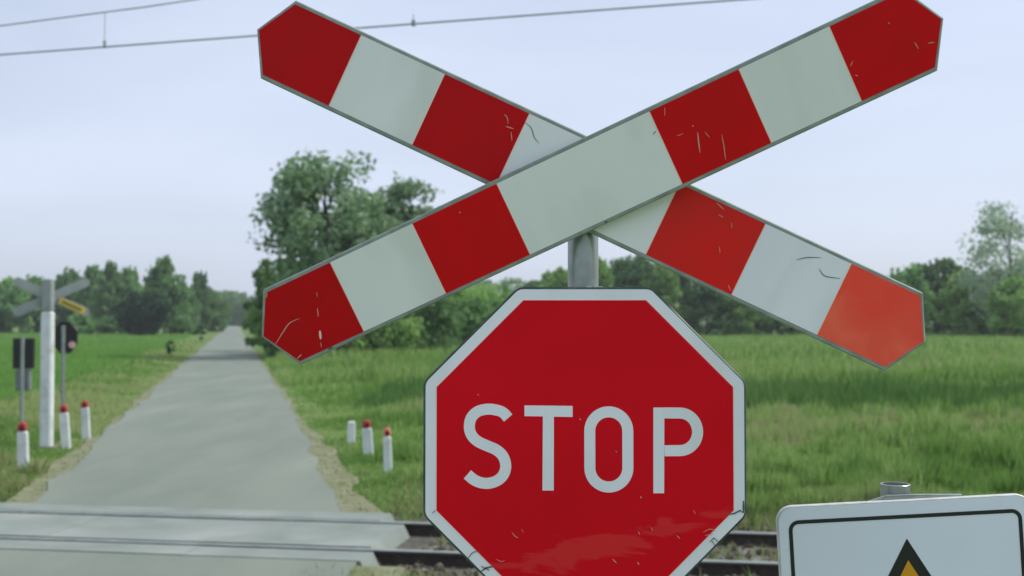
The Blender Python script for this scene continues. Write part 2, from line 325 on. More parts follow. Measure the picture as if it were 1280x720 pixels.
# crossing panels
def panel(label, v0, v1, u0, u1, sk=0):
    t = thing('crossing_panel', label, 'concrete panel', tr((u0+u1)/2, (v0+v1)/2), (0, 0, -TA), 'concrete panels of the level crossing')
    n = 4; w_ = (u1-u0)/n
    for i in range(n):
        a = -(u1-u0)/2+i*w_+.004; b = a+w_-.008; d = (v1-v0)/2; e = .03 if i == n-1 else 0; hgt = random.uniform(-.003, .003)
        P = [(a, -d, hgt), (b-e, -d, hgt), (b-e, d, hgt), (a, d, hgt), (a, -d, -.16), (b, -d, -.16), (b, d, -.16), (a, d, -.16)]
        if e: P[5] = (b+.05, -d, -.16); P[6] = (b+.05, d, -.16)
        mb = MB(); mb.add(P, [(0, 1, 2, 3), (0, 4, 5, 1), (1, 5, 6, 2), (2, 6, 7, 3), (3, 7, 4, 0)]); mb.build('slab', M['conc'], t)
    for v in (-1, 1): mb = MB(); mb.box((-.08, v*((v1-v0)/2+.006), -.045), (u1-u0-.2, .010, .08)); mb.build('steel_edge', M['rust'], t)
    return t
panel('far grey concrete panel between the road and the far rail', .85, 1.31, -8.2, -1.58)
panel('wide grey concrete panel lying between the two rails', -.63, .63, -8.2, -1.25)
panel('near grey concrete panel in front of the near rail', -1.28, -.86, -8.2, -1.16)
# rails
def rail(label, v):
    t = thing('rail', label, 'rail', tr(0, v, 0), (0, 0, -TA), 'two rails of the track')
    prof = [(-.036, -.002), (-.030, .006), (.030, .006), (.036, -.002), (.036, -.030), (.010, -.042), (.009, -.125), (.07, -.145), (.07, -.155), (-.07, -.155), (-.07, -.145), (-.009, -.125), (-.010, -.042), (-.036, -.030)]
    n = len(prof); U = [-60, -20, -8, 0, 8, 20, 60]
    P = [(u, a, b) for u in U for a, b in prof]; mb = MB()
    for i in range(len(U)-1):
        for k in range(n):
            j = (k+1) % n; mb.add([P[i*n+k], P[i*n+j], P[(i+1)*n+j], P[(i+1)*n+k]], [(0, 1, 2, 3)], 1 if k in (0, 1, 2) else 0)
    mb.build('rail_bar', [M['rust'], M['railtop']], t)
    return t
rail('far steel rail running across behind the stop sign', .753)
rail('near steel rail running across behind the stop sign', -.753)
sp0 = None
for i in range(11):
    u = -.75+i*.62
    if sp0 is None:
        sp0 = thing('railway_sleeper', 'grey concrete sleeper half buried in ballast under the rails', 'sleeper', tr(u, 0, HG+.01), (0, 0, -TA), 'sleepers under the rails')
        mb = MB(); mb.box((0, 0, -.03), (.24, 2.5, .12), ch=.02); mb.build('beam', M['sleeper'], sp0)
        for v in (-.753, .753):
            for q in (-1, 1): mb = MB(); mb.box((0, v+q*.11, .045), (.10, .07, .03), ch=.008); mb.tube([(0, v+q*.115, .05), (0, v+q*.115, .095)], .014, 8); mb.build('rail_clip', M['rust'], sp0)
    else:
        c = copy_tree(sp0); c.location = tr(u, 0, HG+.01)
# ballast stones
ico_v = np.array([(0, .53, .85), (0, -.53, .85), (0, .53, -.85), (0, -.53, -.85), (.53, .85, 0), (-.53, .85, 0), (.53, -.85, 0), (-.53, -.85, 0), (.85, 0, .53), (-.85, 0, .53), (.85, 0, -.53), (-.85, 0, -.53)])
ico_f = [(0, 1, 8), (0, 8, 4), (0, 4, 5), (0, 5, 9), (0, 9, 1), (1, 6, 8), (8, 6, 10), (8, 10, 4), (4, 10, 2), (4, 2, 5), (5, 2, 11), (5, 11, 9), (9, 11, 7), (9, 7, 1), (1, 7, 6), (3, 2, 10), (3, 10, 6), (3, 6, 7), (3, 7, 11), (3, 11, 2)]
def stones(name, n, pos_fn, smin, smax, m):
    V = []; F = []
    for i in range(n):
        x, y, z = pos_fn(); s = random.uniform(smin, smax); q = rng.normal(size=(3, 3)); q, _ = np.linalg.qr(q)
        v = (ico_v*(1+rng.uniform(-.25, .25, (12, 1)))*np.array([1, random.uniform(.6, 1), random.uniform(.5, .8)])*s)@q+np.array([x, y, z])
        k = len(V)*12; V.append(v); F += [(a+k, b+k, c+k) for a, b, c in ico_f]
    me = bpy.data.meshes.new(name); me.from_pydata(np.concatenate(V).tolist(), [], F); me.materials.append(m)
    o = bpy.data.objects.new(name, me); sc.collection.objects.link(o); return struct(o, 'stuff')
def bp():
    while True:
        u = random.uniform(-1.2, 8); v = random.uniform(-2.4, 2.2)
        if u < -.9 and abs(v) < 1.3: continue
        if abs(abs(v)-.753) < .05: continue
        return tr(u, v, HG+.045+random.uniform(-.02, .03)-.05*(vnoise(u, v, 1.3, 4) > .5)*(abs(abs(v)-.753) < .3))
stones('ballast', 5200, bp, .022, .048, M['ballast'])
# ------------------------------------------------------------ grasses (uncountable)
def blades(name, n, sampler, hfun, wfun, mats, mfun, lean=.35):
    x, y = sampler(n); z = gz(x, y); d = np.hypot(x, y)
    h = hfun(x, y)*rng.uniform(.55, 1.25, len(x)); wd = wfun(d)*rng.uniform(.6, 1.4, len(x)); a = rng.uniform(0, 2*np.pi, len(x)); b = rng.uniform(0, 2*np.pi, len(x))
    base = np.stack([x, y, z-.02], -1); sd_ = np.stack([np.cos(a)*wd/2, np.sin(a)*wd/2, 0*x], -1)
    ln = rng.uniform(0, lean, len(x))*h; mid = base+np.stack([np.cos(b)*ln*.35, np.sin(b)*ln*.35, h*.55], -1)
    tip = base+np.stack([np.cos(b)*ln, np.sin(b)*ln, h], -1)
    V = np.stack([base-sd_, base+sd_, mid+sd_*.8, tip, mid-sd_*.8], 1).reshape(-1, 3)
    return struct(raw_mesh(name, V, 5, mats, mfun(x, y)), 'stuff')
def fan(lo, hi, a0, a1, p=1.6):
    """points spread over a wedge seen from the crossing, denser nearby"""
    def f(n):
        t = rng.uniform(0, 1, n); e = 1-p
        y = (lo**e+t*(hi**e-lo**e))**(1/e); return rng.uniform(a0, a1, n)*y, y
    return f
def filt(fn, keep):
    def f(n):
        x, y = fn(int(n*1.6)); k = keep(x, y); return x[k][:n], y[k][:n]
    return f
def sof(x, y): return x+RK*y
vof = lambda x, y: tuv(x, y)[1]
pk = lambda *p: (lambda x, y: rng.choice(len(p), size=len(x), p=np.array(p)/sum(p)))
# right verge and field
def dry(x, y): return vnoise(x*.5, y*1.4, .35, 6)+.35*vnoise(x, y, 1.1, 2)
def m_right(x, y):
    r = rng.uniform(0, 1, len(x)); k = dry(x, y)
    m = np.where(k > .95, np.where(r < .4, 3, 1), np.where(k > .6, np.where(r < .5, 1, 0), np.where(r < .8, 0, 2)))
    return np.where(((y+.12*x) > 28.5) & ((y+.12*x) < 37) & (x > -4), np.where(r < .85, 2, 0), m)
def h_right(x, y):
    ditch = np.exp(-((y+.12*x-33)/3.3)**2)*np.clip((x+4)/3, 0, 1)
    near = np.clip((sof(x, y)-1.3)/3, .2, 1)
    return (.12+.30*vnoise(x, y, .7, 9)**1.6+.16*(vnoise(x, y, 1.9, 19) > .72))*near*np.clip(1.25-(y-13)*.01, .8, 1.2)+.75*ditch+np.where(y > 40, .30, 0)
GM = [M['g_mid'], M['g_light'], M['g_dark'], M['g_dry']]
blades('meadow_grass', 210000, filt(fan(13.6, 70, -.36, .52, 1.9), lambda x, y: (sof(x, y) > 1.40+.35*vnoise(x, y, 1.2, 12)+.25*rng.uniform(0, 1, len(x))**2) & (vof(x, y) > 2.0)), h_right, lambda d: .008+d*.0008, GM, m_right)
blades('far_meadow_grass', 60000, filt(fan(60, 150, -.22, .55, 1.3), lambda x, y: sof(x, y) > 2.3), lambda x, y: .55+.3*vnoise(x, y, .1, 2), lambda d: .01+d*.0013, [M['g_mid'], M['g_light'], M['g_dark']], pk(5, 4, 1))
# left verge and crop field
crop = lambda x, y: sof(x, y) < -5.3-1.0*vnoise(x, y, .2, 4)-2.2*(y < 30)
blades('verge_grass', 90000, filt(fan(13.8, 130, -.55, -.2, 1.8), lambda x, y: (sof(x, y) < -2.48-.35*vnoise(x, y, 1.2, 12)-.25*rng.uniform(0, 1, len(x))**2) & ~crop(x, y) & (vof(x, y) > 2.0)), lambda x, y: (.16+.16*vnoise(x, y, .5, 9))*np.clip((-sof(x, y)-2.2)/2, .22, 1), lambda d: .008+d*.0009, GM,
       lambda x, y: np.where(dry(x, y)+.25*np.exp(-(-sof(x, y)-3)/1.5) > .75, rng.choice([1, 3], size=len(x), p=[.55, .45]), rng.choice([0, 1, 2], size=len(x), p=[.6, .25, .15])))
blades('crop_grass', 120000, filt(fan(18, 190, -.62, -.2, 1.7), crop), lambda x, y: .26+.05*vnoise(x, y, .1, 2), lambda d: .01+d*.0011, [M['g_crop'], M['g_mid']], pk(8, 1), lean=.2)
blades('shoulder_grass', 16000, filt(fan(13.8, 60, -.5, .1, 1.9), lambda x, y: (vof(x, y) > 1.9) & (((sof(x, y) > 1.15) & (sof(x, y) < 2.0)) | ((sof(x, y) < -2.3) & (sof(x, y) > -3))) & (vnoise(x, y, 2.2, 61) > .3)), lambda x, y: .05+.07*vnoise(x, y, 1.2, 5), lambda d: d*0+.014, GM, pk(3, 2, 1, 3), lean=.6)
blades('shoulder_grass', 12000, filt(fan(13.2, 24, -.5, .0, 1.2), lambda x, y: (vof(x, y) > 1.4) & (((sof(x, y) > 1.2) & (sof(x, y) < 2.1)) | ((sof(x, y) < -2.25) & (sof(x, y) > -3.1))) & (vnoise(x, y, 3.1, 81) > .35)), lambda x, y: .025+.05*vnoise(x, y, 1.2, 5), lambda d: d*0+.02, GM, pk(2, 3, 1, 5), lean=1.2)
stones('loose_grit', 450, lambda: (lambda d, e: (lambda y: (e-RK*y, y, -.012))(13.4+d))(random.uniform(0, 1)**1.5*14, random.choice([random.gauss(1.45, .16), random.gauss(-2.5, .16)])), .008, .018, M['gravel'])
# weeds by the track
def weedpos(n):
    u = rng.uniform(-1.6, 8, n*2); v = rng.choice([-1, 1], n*2)*np.abs(rng.normal(2.1, .35, n*2)); mid = rng.uniform(0, 1, n*2) < .12; v = np.where(mid, rng.uniform(-.45, .6, n*2), v)
    x = T0[0]+u*np.cos(TA)+v*np.sin(TA); y = T0[1]-u*np.sin(TA)+v*np.cos(TA)
    k = (vnoise(x, y, 1.6, 31) > .38) & ~((np.abs(v) < 1.35) & (u < -.9)); return x[k][:n], y[k][:n]
blades('trackside_weeds', 14000, weedpos, lambda x, y: .11+.12*vnoise(x, y, 1.2, 5), lambda d: d*.0+.014, GM, pk(3, 2, 1, 4), lean=.7)
def weedleft(n):
    u = rng.uniform(-13, -5.2, n*2); v = rng.normal(2.6, .5, n*2); x = T0[0]+u*np.cos(TA)+v*np.sin(TA); y = T0[1]-u*np.sin(TA)+v*np.cos(TA); k = (sof(x, y) < -2.9) & (v > 1.5); return x[k][:n], y[k][:n]
def nearpos(n):
    u = rng.uniform(-1.25, 3, n); v = rng.uniform(-3.4, -1.45, n); x = T0[0]+u*np.cos(TA)+v*np.sin(TA); y = T0[1]-u*np.sin(TA)+v*np.cos(TA); k = vnoise(x, y, 1.8, 71) > .35; return x[k], y[k]
blades('trackside_weeds', 7000, nearpos, lambda x, y: .08+.12*vnoise(x, y, 1.8, 71), lambda d: d*.0+.014, GM, pk(2, 2, 1, 5), lean=.9)
blades('trackside_weeds', 9000, weedleft, lambda x, y: .10+.12*vnoise(x, y, 1.2, 5), lambda d: d*.0+.016, GM, pk(3, 2, 1, 5), lean=.7)
def drypos(n):
    u = np.concatenate([rng.uniform(-1.9, 9, n), rng.uniform(-12, -5.4, n)]); v = rng.uniform(1.95, 4.6, 2*n); x = T0[0]+u*np.cos(TA)+v*np.sin(TA); y = T0[1]-u*np.sin(TA)+v*np.cos(TA)
    k = (vnoise(x, y, 1.5, 44) > .42+.09*(v-2)) & ((sof(x, y) > 1.75) | (sof(x, y) < -2.8)); return x[k], y[k]
blades('dry_weeds', 26000, drypos, lambda x, y: .10+.22*vnoise(x, y, 1.5, 44)**2, lambda d: d*.0+.016, GM, pk(2, 3, 1, 7), lean=.9)
# ------------------------------------------------------------ trees
def crown_pts(n, H, W, z0, nclump, seed, shape):
    r = np.random.default_rng(seed); C = []
    while len(C) < nclump:
        p = r.normal(size=3); p /= np.linalg.norm(p); p *= r.uniform(.25, 1)**.45
        t = (p[2]+1)/2
        if shape == 'hedge':
            t = r.uniform(0, 1)**.85; a_ = r.uniform(0, 6.283); rr_ = r.uniform(.1, 1)**.5*(1 if t < .5 else (1-((t-.5)/.5)**1.6)*.9+.1)
            C.append((math.cos(a_)*W/2*rr_, math.sin(a_)*W/2*rr_, z0+t*(H-z0))); continue
        wr = {'round': 1, 'cone': 1.15-.75*t, 'egg': 1.05-.35*t, 'skirt': np.sqrt(max(0, 1-max(t-.35, 0)**2*2.1))*1.0/np.sqrt(max(.08, 1-p[2]**2))*.8}[shape]
        C.append((p[0]*W/2*wr, p[1]*W/2*wr, z0+t*(H-z0)))
    C = np.array(C)*np.array([.86, .86, 1]); C[:, 2] = z0+(C[:, 2]-z0)*.95
    rc = W*.5*r.uniform(.16, .34, nclump); i = r.integers(0, nclump, n); q = r.normal(size=(n, 3)); q /= np.linalg.norm(q, axis=1)[:, None]
    q *= (r.uniform(0, 1, n)**.4)[:, None]*rc[i][:, None]*np.array([1, 1, .75]); sp = r.uniform(0, 1, n) < .06; q[sp] *= 1.5
    if shape == 'hedge':   # a few leading shoots above the mass
        for _ in range(9):
            a_ = r.uniform(0, 6.28); d_ = r.uniform(0, .38)*W; k_s = r.integers(0, n, n//55); tt = r.uniform(0, 1, len(k_s)); hs = H*r.uniform(.82, 1.08)*(1-.25*d_/W)
            C_ = np.stack([math.cos(a_)*d_+r.normal(size=len(k_s))*W*.045*(1-tt), math.sin(a_)*d_+r.normal(size=len(k_s))*W*.045*(1-tt), hs*(.62+.38*tt)], -1)
            q[k_s] = C_-C[i[k_s]]
    P = C[i]+q; P[:, 2] = np.clip(P[:, 2], .15, H*1.08); return P, C
def leaves(P, size, seed):
    r = np.random.default_rng(seed+99); n = len(P); u = r.normal(size=(n, 3)); u /= np.linalg.norm(u, axis=1)[:, None]; t = r.normal(size=(n, 3)); v = np.cross(u, t); v /= np.linalg.norm(v, axis=1)[:, None]
    s = size*r.uniform(.5, 1.4, n)[:, None]
    return np.stack([P-u*s, P+v*s*.55, P+u*s, P-v*s*.55], 1).reshape(-1, 3)
def tree(name, label, loc, H, W, z0, leafmat, n=5000, size=.22, nclump=45, seed=1, shape='egg', group=None, cat='tree', limbs=9, trunk_r=None, pale=0):
    t = thing(name, label, cat, loc, (0, 0, random.uniform(0, 6.28)), group)
    P, C = crown_pts(n, H, W, z0, nclump, seed, shape)
    mi = (rng.uniform(0, 1, len(P)) < pale*(.3+1.4*(vnoise(P[:, 0]+P[:, 1], P[:, 2], .7, 3) > .45))) if pale else None  # scattered pale leaves: silvery foliage plus highlights put into the colour
    raw_mesh('crown', leaves(P, size, seed), 4, [leafmat, M['lf_pale']] if pale else [leafmat], mi, parent=t)
    mb = MB(); tr_ = trunk_r or H*.014; rr = random.Random(seed)
    tp = [(0, 0, -.3)]+[(rr.uniform(-1, 1)*H*.012*k, rr.uniform(-1, 1)*H*.012*k, H*.88*k/5) for k in range(1, 6)]
    mb.tube(tp, [tr_*(1.25-.2*k) for k in range(6)], 8)
    for k in range(limbs):
        c = C[rr.randrange(len(C))]; z = max(.12*H, min(c[2]*.7, H*.75)); f_ = z/(H*.88)*5; i = min(4, int(f_)); a = Vector(tp[i]).lerp(Vector(tp[i+1]), f_-i)
        m_ = a.lerp(Vector(c), .5)+Vector((0, 0, H*.02)); mb.tube([a, m_, c], [tr_*.4, tr_*.24, tr_*.08], 6)
    mb.build('trunk', M['bark'], t)
    return t
def put(src, label, loc, s=1, sx=None, group=None):
    c = copy_tree(src); c.location = loc; c.rotation_euler = (0, 0, random.uniform(0, 6.28)); sx = sx or s; c.scale = (sx, sx, s); c['label'] = label
    if group: c['group'] = group
    elif 'group' in c: del c['group']
    return c
F_ = 1468
def px(p, Y_): return (p-640)/F_*Y_            # picture column to metres across at distance Y_
def hh(y, Y_): return 2.2+(400-y)/F_*Y_        # picture row to height
# large roadside trees in the middle
tree('roadside_tree', 'tallest silvery leafed tree right of the road behind the crossbuck', (px(408, 70), 70, 0), hh(174, 70), 9.6, 2.8, M['lf_big'], 9000, .21, 72, 61, 'egg', limbs=18, pale=.25)
tree('roadside_tree', 'lower silvery tree to the right of the tallest roadside tree', (px(510, 76), 76, 0), hh(216, 76), 7.2, 2, M['lf_big'], 7000, .22, 66, 12, 'egg', limbs=12, pale=.22)
tree('roadside_tree', 'dark green tree filling in between the two silvery roadside trees', (px(462, 73), 73.5, 0), hh(250, 73), 8.2, 1, M['lf_big'], 9000, .22, 60, 13, 'round', pale=.06)
tree('roadside_shrub', 'light green bush at the right road edge below the tall tree', (px(356, 72), 72, 0), hh(325, 72), 4.6, .1, M['lf_light'], 5500, .15, 46, 14, 'hedge', cat='bush', limbs=4)
tree('roadside_shrub', 'small dark bush low beside the right road edge', (px(347, 66), 66, 0), 1.5, 2.2, .1, M['lf_dark'], 1500, .11, 14, 15, 'skirt', cat='bush', limbs=3)
tree('roadside_shrub', 'narrow bright green bush leaning out over the road at the tall tree', (px(334, 84), 84, 0), hh(318, 84), 3.6, .3, M['lf_mid'], 4000, .17, 34, 16, 'hedge', cat='bush', limbs=4)
tree('roadside_shrub', 'broad green shrub in the meadow just left of the stop sign', (px(575, 92), 92, 0), hh(354, 92), 10, .2, M['lf_light'], 8000, .2, 54, 17, 'hedge', cat='bush', limbs=5)
tree('roadside_shrub', 'darker green shrub in the meadow below the lower silvery tree', (px(503, 86), 86, 0), hh(345, 86), 9, .2, M['lf_mid'], 8000, .2, 54, 18, 'hedge', cat='bush', limbs=5)
tree('roadside_shrub', 'mid green shrub at the foot of the tallest roadside tree', (px(425, 78), 78, 0), hh(305, 78), 8.4, .2, M['lf_mid'], 8500, .19, 64, 19, 'hedge', cat='bush', limbs=5)
tree('roadside_shrub', 'low light green shrub in tall grass under the lower left crossbuck arm', (px(455, 68), 68, 0), hh(372, 68), 6.5, .1, M['lf_light'], 6000, .17, 50, 71, 'hedge', cat='bush', limbs=4)
tree('roadside_shrub', 'dense green shrub under the white band of the lower left crossbuck arm', (px(520, 72), 72, 0), hh(366, 72), 7.5, .1, M['lf_mid'], 6500, .18, 54, 72, 'hedge', cat='bush', limbs=4)
tree('roadside_shrub', 'low green shrub touching the upper left edge of the stop sign', (px(600, 78), 78, 0), hh(378, 78), 7, .1, M['lf_mid'], 6000, .18, 50, 73, 'hedge', cat='bush', limbs=4)
tree('roadside_shrub', 'dark green shrub at the pointed lower end of the front crossbuck arm', (px(385, 66), 66.5, 0), hh(400, 66), 5, .1, M['lf_dark'], 5000, .15, 44, 74, 'hedge', cat='bush', limbs=4)
# far tree prototypes reused
pA = tree('field_tree', 'leftmost dark tree at the picture edge beyond the crop field', (px(12, 200), 200, 0), hh(352, 200), 10.5, .2, M['lf_mid'], 5200, .42, 60, 21, 'hedge')
pB = tree('field_tree', 'tall dark pointed tree forming the peak of the left tree line', (px(205, 185), 185, 0), hh(319, 185), 8.2, .3, M['lf_mid'], 5200, .36, 60, 22, 'hedge')
pC = tree('round_bush', 'round dark bush standing out in front of the left tree line', (px(178, 164), 164, 0), hh(357, 164), 8.2, .1, M['lf_deep'], 5200, .30, 60, 23, 'round', cat='bush', limbs=4)
for p_, top, Yd, wd, src, lb in [
    (-18, 350, 205, 1.2, pA, 'tree at the far left behind the signal boxes'), (42, 350, 210, 1.15, pA, 'broad tree right behind the far white mast'),
    (88, 342, 200, 1.0, pA, 'tree seen just right of the far crossbuck'), (116, 330, 196, .95, pB, 'first tall tree right of the far crossbuck'),
    (138, 325, 190, .85, pB, 'second tall tree in the left line, left of the round bush'), (160, 332, 192, .8, pB, 'tall tree directly behind the round dark bush'),
    (186, 358, 200, .8, pA, 'tree just left of the tallest left peak'), (227, 356, 205, .7, pA, 'tree just right of the tallest left peak'),
    (249, 338, 215, .75, pB, 'slim pointed tree near the right end of the left tree line'), (264, 366, 225, .8, pA, 'lowest tree ending the left tree line by the road'),
    (100, 392, 180, .6, pA, 'low green shrub under the far crossbuck tree'), (140, 395, 182, .65, pA, 'low green shrub left of the round dark bush'), (226, 396, 178, .55, pA, 'low green shrub right of the round dark bush')]:
    H0 = {pA: hh(352, 200), pB: hh(319, 185), pC: hh(357, 164)}[src]; s_ = hh(top, Yd)/H0
    put(src, lb, (px(p_, Yd), Yd, 0), s_, wd*(.9 if src != pC else s_*1.6), 'left tree line beyond the crop field')
for o_ in (pA, pB): o_['group'] = 'left tree line beyond the crop field'
# right tree line
qA = tree('hedgerow_tree', 'mid green tree whose top shows beside the pole between the signs', (px(700, 140), 140, 0), hh(338, 140), 6.8, .1, M['lf_light'], 5200, .28, 60, 31, 'hedge')
qB = tree('hedgerow_tree', 'dark tree showing under the right arm of the crossbuck', (px(800, 145), 145, 0), hh(318, 145), 7.6, .1, M['lf_dark'], 5200, .30, 60, 32, 'hedge')
qC = tree('hedgerow_tree', 'green tree just right of the low orange end of the crossbuck', (px(1140, 138), 138, 0), hh(332, 138), 6.4, .1, M['lf_mid'], 5200, .28, 60, 33, 'hedge')
Hq = {qA: hh(338, 140), qB: hh(318, 145), qC: hh(332, 138)}
GR = 'right tree line beyond the meadow'
for o_ in (qA, qB, qC): o_['group'] = GR
row = [(612, 392, 120, qA, 'low light shrub just left of the stop sign top'), (640, 372, 150, qA, None), (668, 350, 150, qC, None), (684, 342, 155, qA, None), (724, 340, 150, qC, None), (748, 326, 144, qA, 'light green tree just right of the bare pole'),
       (776, 322, 150, qC, None), (828, 330, 142, qA, None), (856, 338, 150, qC, None), (884, 345, 140, qB, None), (910, 350, 150, qC, None), (934, 352, 142, qA, None), (962, 352, 148, qB, None), (990, 350, 142, qC, None), (1016, 350, 150, qB, None), (1044, 348, 142, qC, None), (1072, 350, 148, qB, None), (1100, 352, 142, qA, None), (1122, 344, 140, qA, None),
       (1160, 330, 144, qB, 'dark tree behind the tip of the orange crossbuck end'), (1182, 322, 146, qC, 'pointed green tree between the orange tip and the pale tree'), (1204, 338, 134, qA, None), (1224, 348, 136, qC, None), (1246, 336, 134, qB, 'dark tree at the foot of the tall pale tree'), (1268, 348, 122, qA, None), (1292, 318, 134, qB, 'dark tree cut by the right picture edge'), (1320, 320, 136, qC, None)]
for p_, top, Yd, src, lb in row:
    s_ = hh(top, Yd)/Hq[src]
    put(src, lb or 'green tree in the unbroken right tree line partly hidden by the signs', (px(p_, Yd), Yd, 0), s_, random.uniform(.85, 1.1), GR)
tree('pale_tree', 'tall airy pale tree rising above the right tree line', (px(1262, 128), 128, 0), hh(242, 128), 12.5, 2.5, M['lf_pale'], 5200, .25, 75, 41, 'egg', limbs=18)
tree('pale_tree', 'thin pale young tree poking out above the right tree line', (px(1150, 150), 152, 0), hh(326, 152), 3.2, 3, M['lf_pale'], 500, .24, 14, 42, 'cone', limbs=8)
# saplings at the left field edge
tree('sapling', 'small dark sapling at the left field edge near the road', (px(214, 68), 68, 0), 1.6, .6, .1, M['lf_dark'], 300, .085, 12, 51, 'cone', cat='sapling', limbs=4)
tree('sapling', 'tiny farther sapling beside the left road edge', (px(249, 120), 120, 0), 2.0, 1.6, .1, M['lf_dark'], 400, .14, 10, 52, 'round', cat='sapling', limbs=3)
# far woods closing the view: one mass
def wood(name, p0, p1, Yd, top, n, m, depth=40, rag=3):
    r = np.random.default_rng(int(abs(p0)+Yd)); x0, x1 = px(p0, Yd), px(p1, Yd); x = r.uniform(x0, x1, n); hmax = hh(top, Yd)+rag*(vnoise(x, 0*x, .12, 3)-.5)*2+rag*.5*(vnoise(x, 0*x, .4, 5)-.5)
    z = hmax*r.uniform(0, 1, n)**.7; y = Yd+r.uniform(0, depth, n)
    return struct(raw_mesh(name, leaves(np.stack([x, y, z], -1), Yd*.0022, int(Yd)), 4, [m]), 'stuff')
wood('far_wood', 236, 420, 430, 370, 9000, M['lf_mid'])
wood('far_wood', -160, 120, 330, 358, 12000, M['lf_mid'])
wood('far_wood', 560, 1500, 260, 362, 22000, M['lf_mid'])
# ------------------------------------------------------------ air
HAZE = .0004
hm = bpy.data.materials.new('haze'); hm.use_nodes = True; hn = hm.node_tree.nodes; hn.clear(); ho_ = hn.new('ShaderNodeOutputMaterial'); hv = hn.new('ShaderNodeVolumePrincipled')
hv.inputs['Density'].default_value = HAZE; hv.inputs['Color'].default_value = (.90, .94, 1, 1); hv.inputs['Anisotropy'].default_value = .2
hm.node_tree.links.new(hv.outputs[0], ho_.inputs['Volume'])
mb = MB(); mb.box((0, 1400, 14.5), (5100, 3700, 34)); hz_ = mb.build('haze', hm); struct(hz_, 'stuff')
# ------------------------------------------------------------ overhead line
def zc(u): return 5.29+.028*u*(1 if u > -14 else 0)-(.39 if u <= -14 else 0)
mb = MB(); mb.tube([tr(u, 0, 5.283+.031*max(-20, min(20, u))) for u in range(-60, 61, 4)], .010, 8)
tag(mb.build('contact_wire', M['wire']), 'lower overhead wire crossing the sky behind the crossbuck', 'overhead wire', 'overhead line wires')
def zm(u): return 5.41+(u+5.8)*.075+max(0, (u+5.8))**2*.004 if u > -5.8 else 5.41-(abs(u+5.8))*.04+.0016*(u+5.8)**2
mb = MB(); mb.tube([tr(u, 0, zm(u)) for u in range(-60, 31, 2)], .008, 8)
tag(mb.build('catenary_wire', M['wire']), 'upper overhead wire climbing out of the top left corner', 'overhead wire', 'overhead line wires')
ud = tuv(px(122, 12.5), 12.5)[0]; zl = 5.283+.031*ud
t = thing('dropper_wire', 'thin vertical wire joining the two overhead wires at top left', 'wire', tr(ud, 0, zl))
mb = MB(); mb.tube([(0, 0, 0), (0, 0, zm(ud)-zl)], .004, 6); mb.build('strand', M['wire'], t)
mb = MB(); mb.box((0, 0, .03), (.03, .03, .09), ch=.008); mb.build('clamp', M['wire'], t)
ud = tuv(px(512, 11.9), 11.9)[0]; mb = MB(); mb.box((0, 0, .0), (.04, .034, .07), ch=.008); mb.tube([(0, 0, .03), (0, 0, .09)], .005, 6)
o = mb.build('wire_clamp', M['wire']); o.location = tr(ud, 0, 5.283+.031*ud+.01); o.rotation_euler = (0, 0, -TA); tag(o, 'tiny clamp on the lower wire right of the upper left arm', 'clamp')
# ------------------------------------------------------------ marker posts beside the road
def post(label, x, y, h, cap, lean=(0, 0), wd=.16):
    t = thing('marker_post', label, 'marker post', (x, y, float(gz(np.array(x), np.array(y)))-.02), (lean[0], lean[1], R(13.3)), 'white marker posts at the crossing')
    hc = .13 if cap else 0; hb = h-hc
    mb = MB(); mb.box((0, 0, hb/2-.1), (wd, wd*.72, hb+.2), ch=.02, taper=.93); mb.build('post', M['wpaint'], t)
    if cap:
        mb = MB(); mb.box((0, 0, hb+hc/2+.002), (wd*.9, wd*.66, hc), ch=.025, taper=.8); mb.build('cap', M[cap], t)
        mb = MB(); mb.tube([(0, -wd*.30, hb+.05), (0, -wd*.36, hb+.05)], .034, 14); mb.build('reflector', M['dark_red'], t)
    return t
post('nearest left marker post with red cap, standing in dry weeds', -7.07, 17.07, .80, 'red_cap', (0, R(-2)))
post('red capped marker post just right of the far white mast', -7.76, 20.52, .80, 'red_cap', (0, R(-4)))
post('farthest left marker post, closest to the road edge', -8.02, 22.2, .76, 'red_cap', (0, R(-3)))
post('short plain white marker post without a red cap', -2.95, 21.61, .42, None, (0, R(1)), .15)
post('middle marker post right of the road with dark red cap', -2.36, 19.41, .64, 'red_cap', (0, R(-4)), .17)
post('marker post nearest the stop sign with orange cap', -1.81, 17.25, .70, 'orange_cap', (0, R(-2)), .125)
# far white mast with a crossbuck seen from behind
mx_, my_ = -8.02, 20.3
t = thing('white_mast', 'thick white mast standing left of the road beyond the track', 'mast', (mx_, my_, -.05))
mb = MB(); mb.box((0, 0, 1.15), (.20, .16, 2.5), ch=.03); mb.build('shaft', M['wpaint'], t)
mb = MB(); mb.box((0, 0, 2.68), (.18, .14, .56), ch=.02); mb.build('head', M['backgrey'], t)
mb = MB(); mb.box((0, 0, .03), (.34, .3, .10), ch=.02); mb.build('foot', M['sleeper'], t)
def hexarm(half, tip, h): return [(-half-tip, 0), (-half, h), (half, h), (half+tip, 0), (half, -h), (-half, -h)]
t = thing('crossbuck', 'far crossbuck seen from its grey back on the white mast', 'crossbuck', (mx_+.02, my_+.12, 2.60), (0, 0, R(28)), 'railway crossbucks')
for sg in (1, -1):
    mb = MB(); P = hexarm(.644, .045, .08); a = R(25)*sg; P2 = [(x*math.cos(a)-z*math.sin(a), x*math.sin(a)+z*math.cos(a)) for x, z in P]
    mb.plate(P2, .0 if sg > 0 else .03, .014 if sg > 0 else .044); mb.build('arm', M['backgrey'], t)
mb = MB(); a = R(-25); q = lambda x, z: (x*math.cos(a)-z*math.sin(a), x*math.sin(a)+z*math.cos(a))
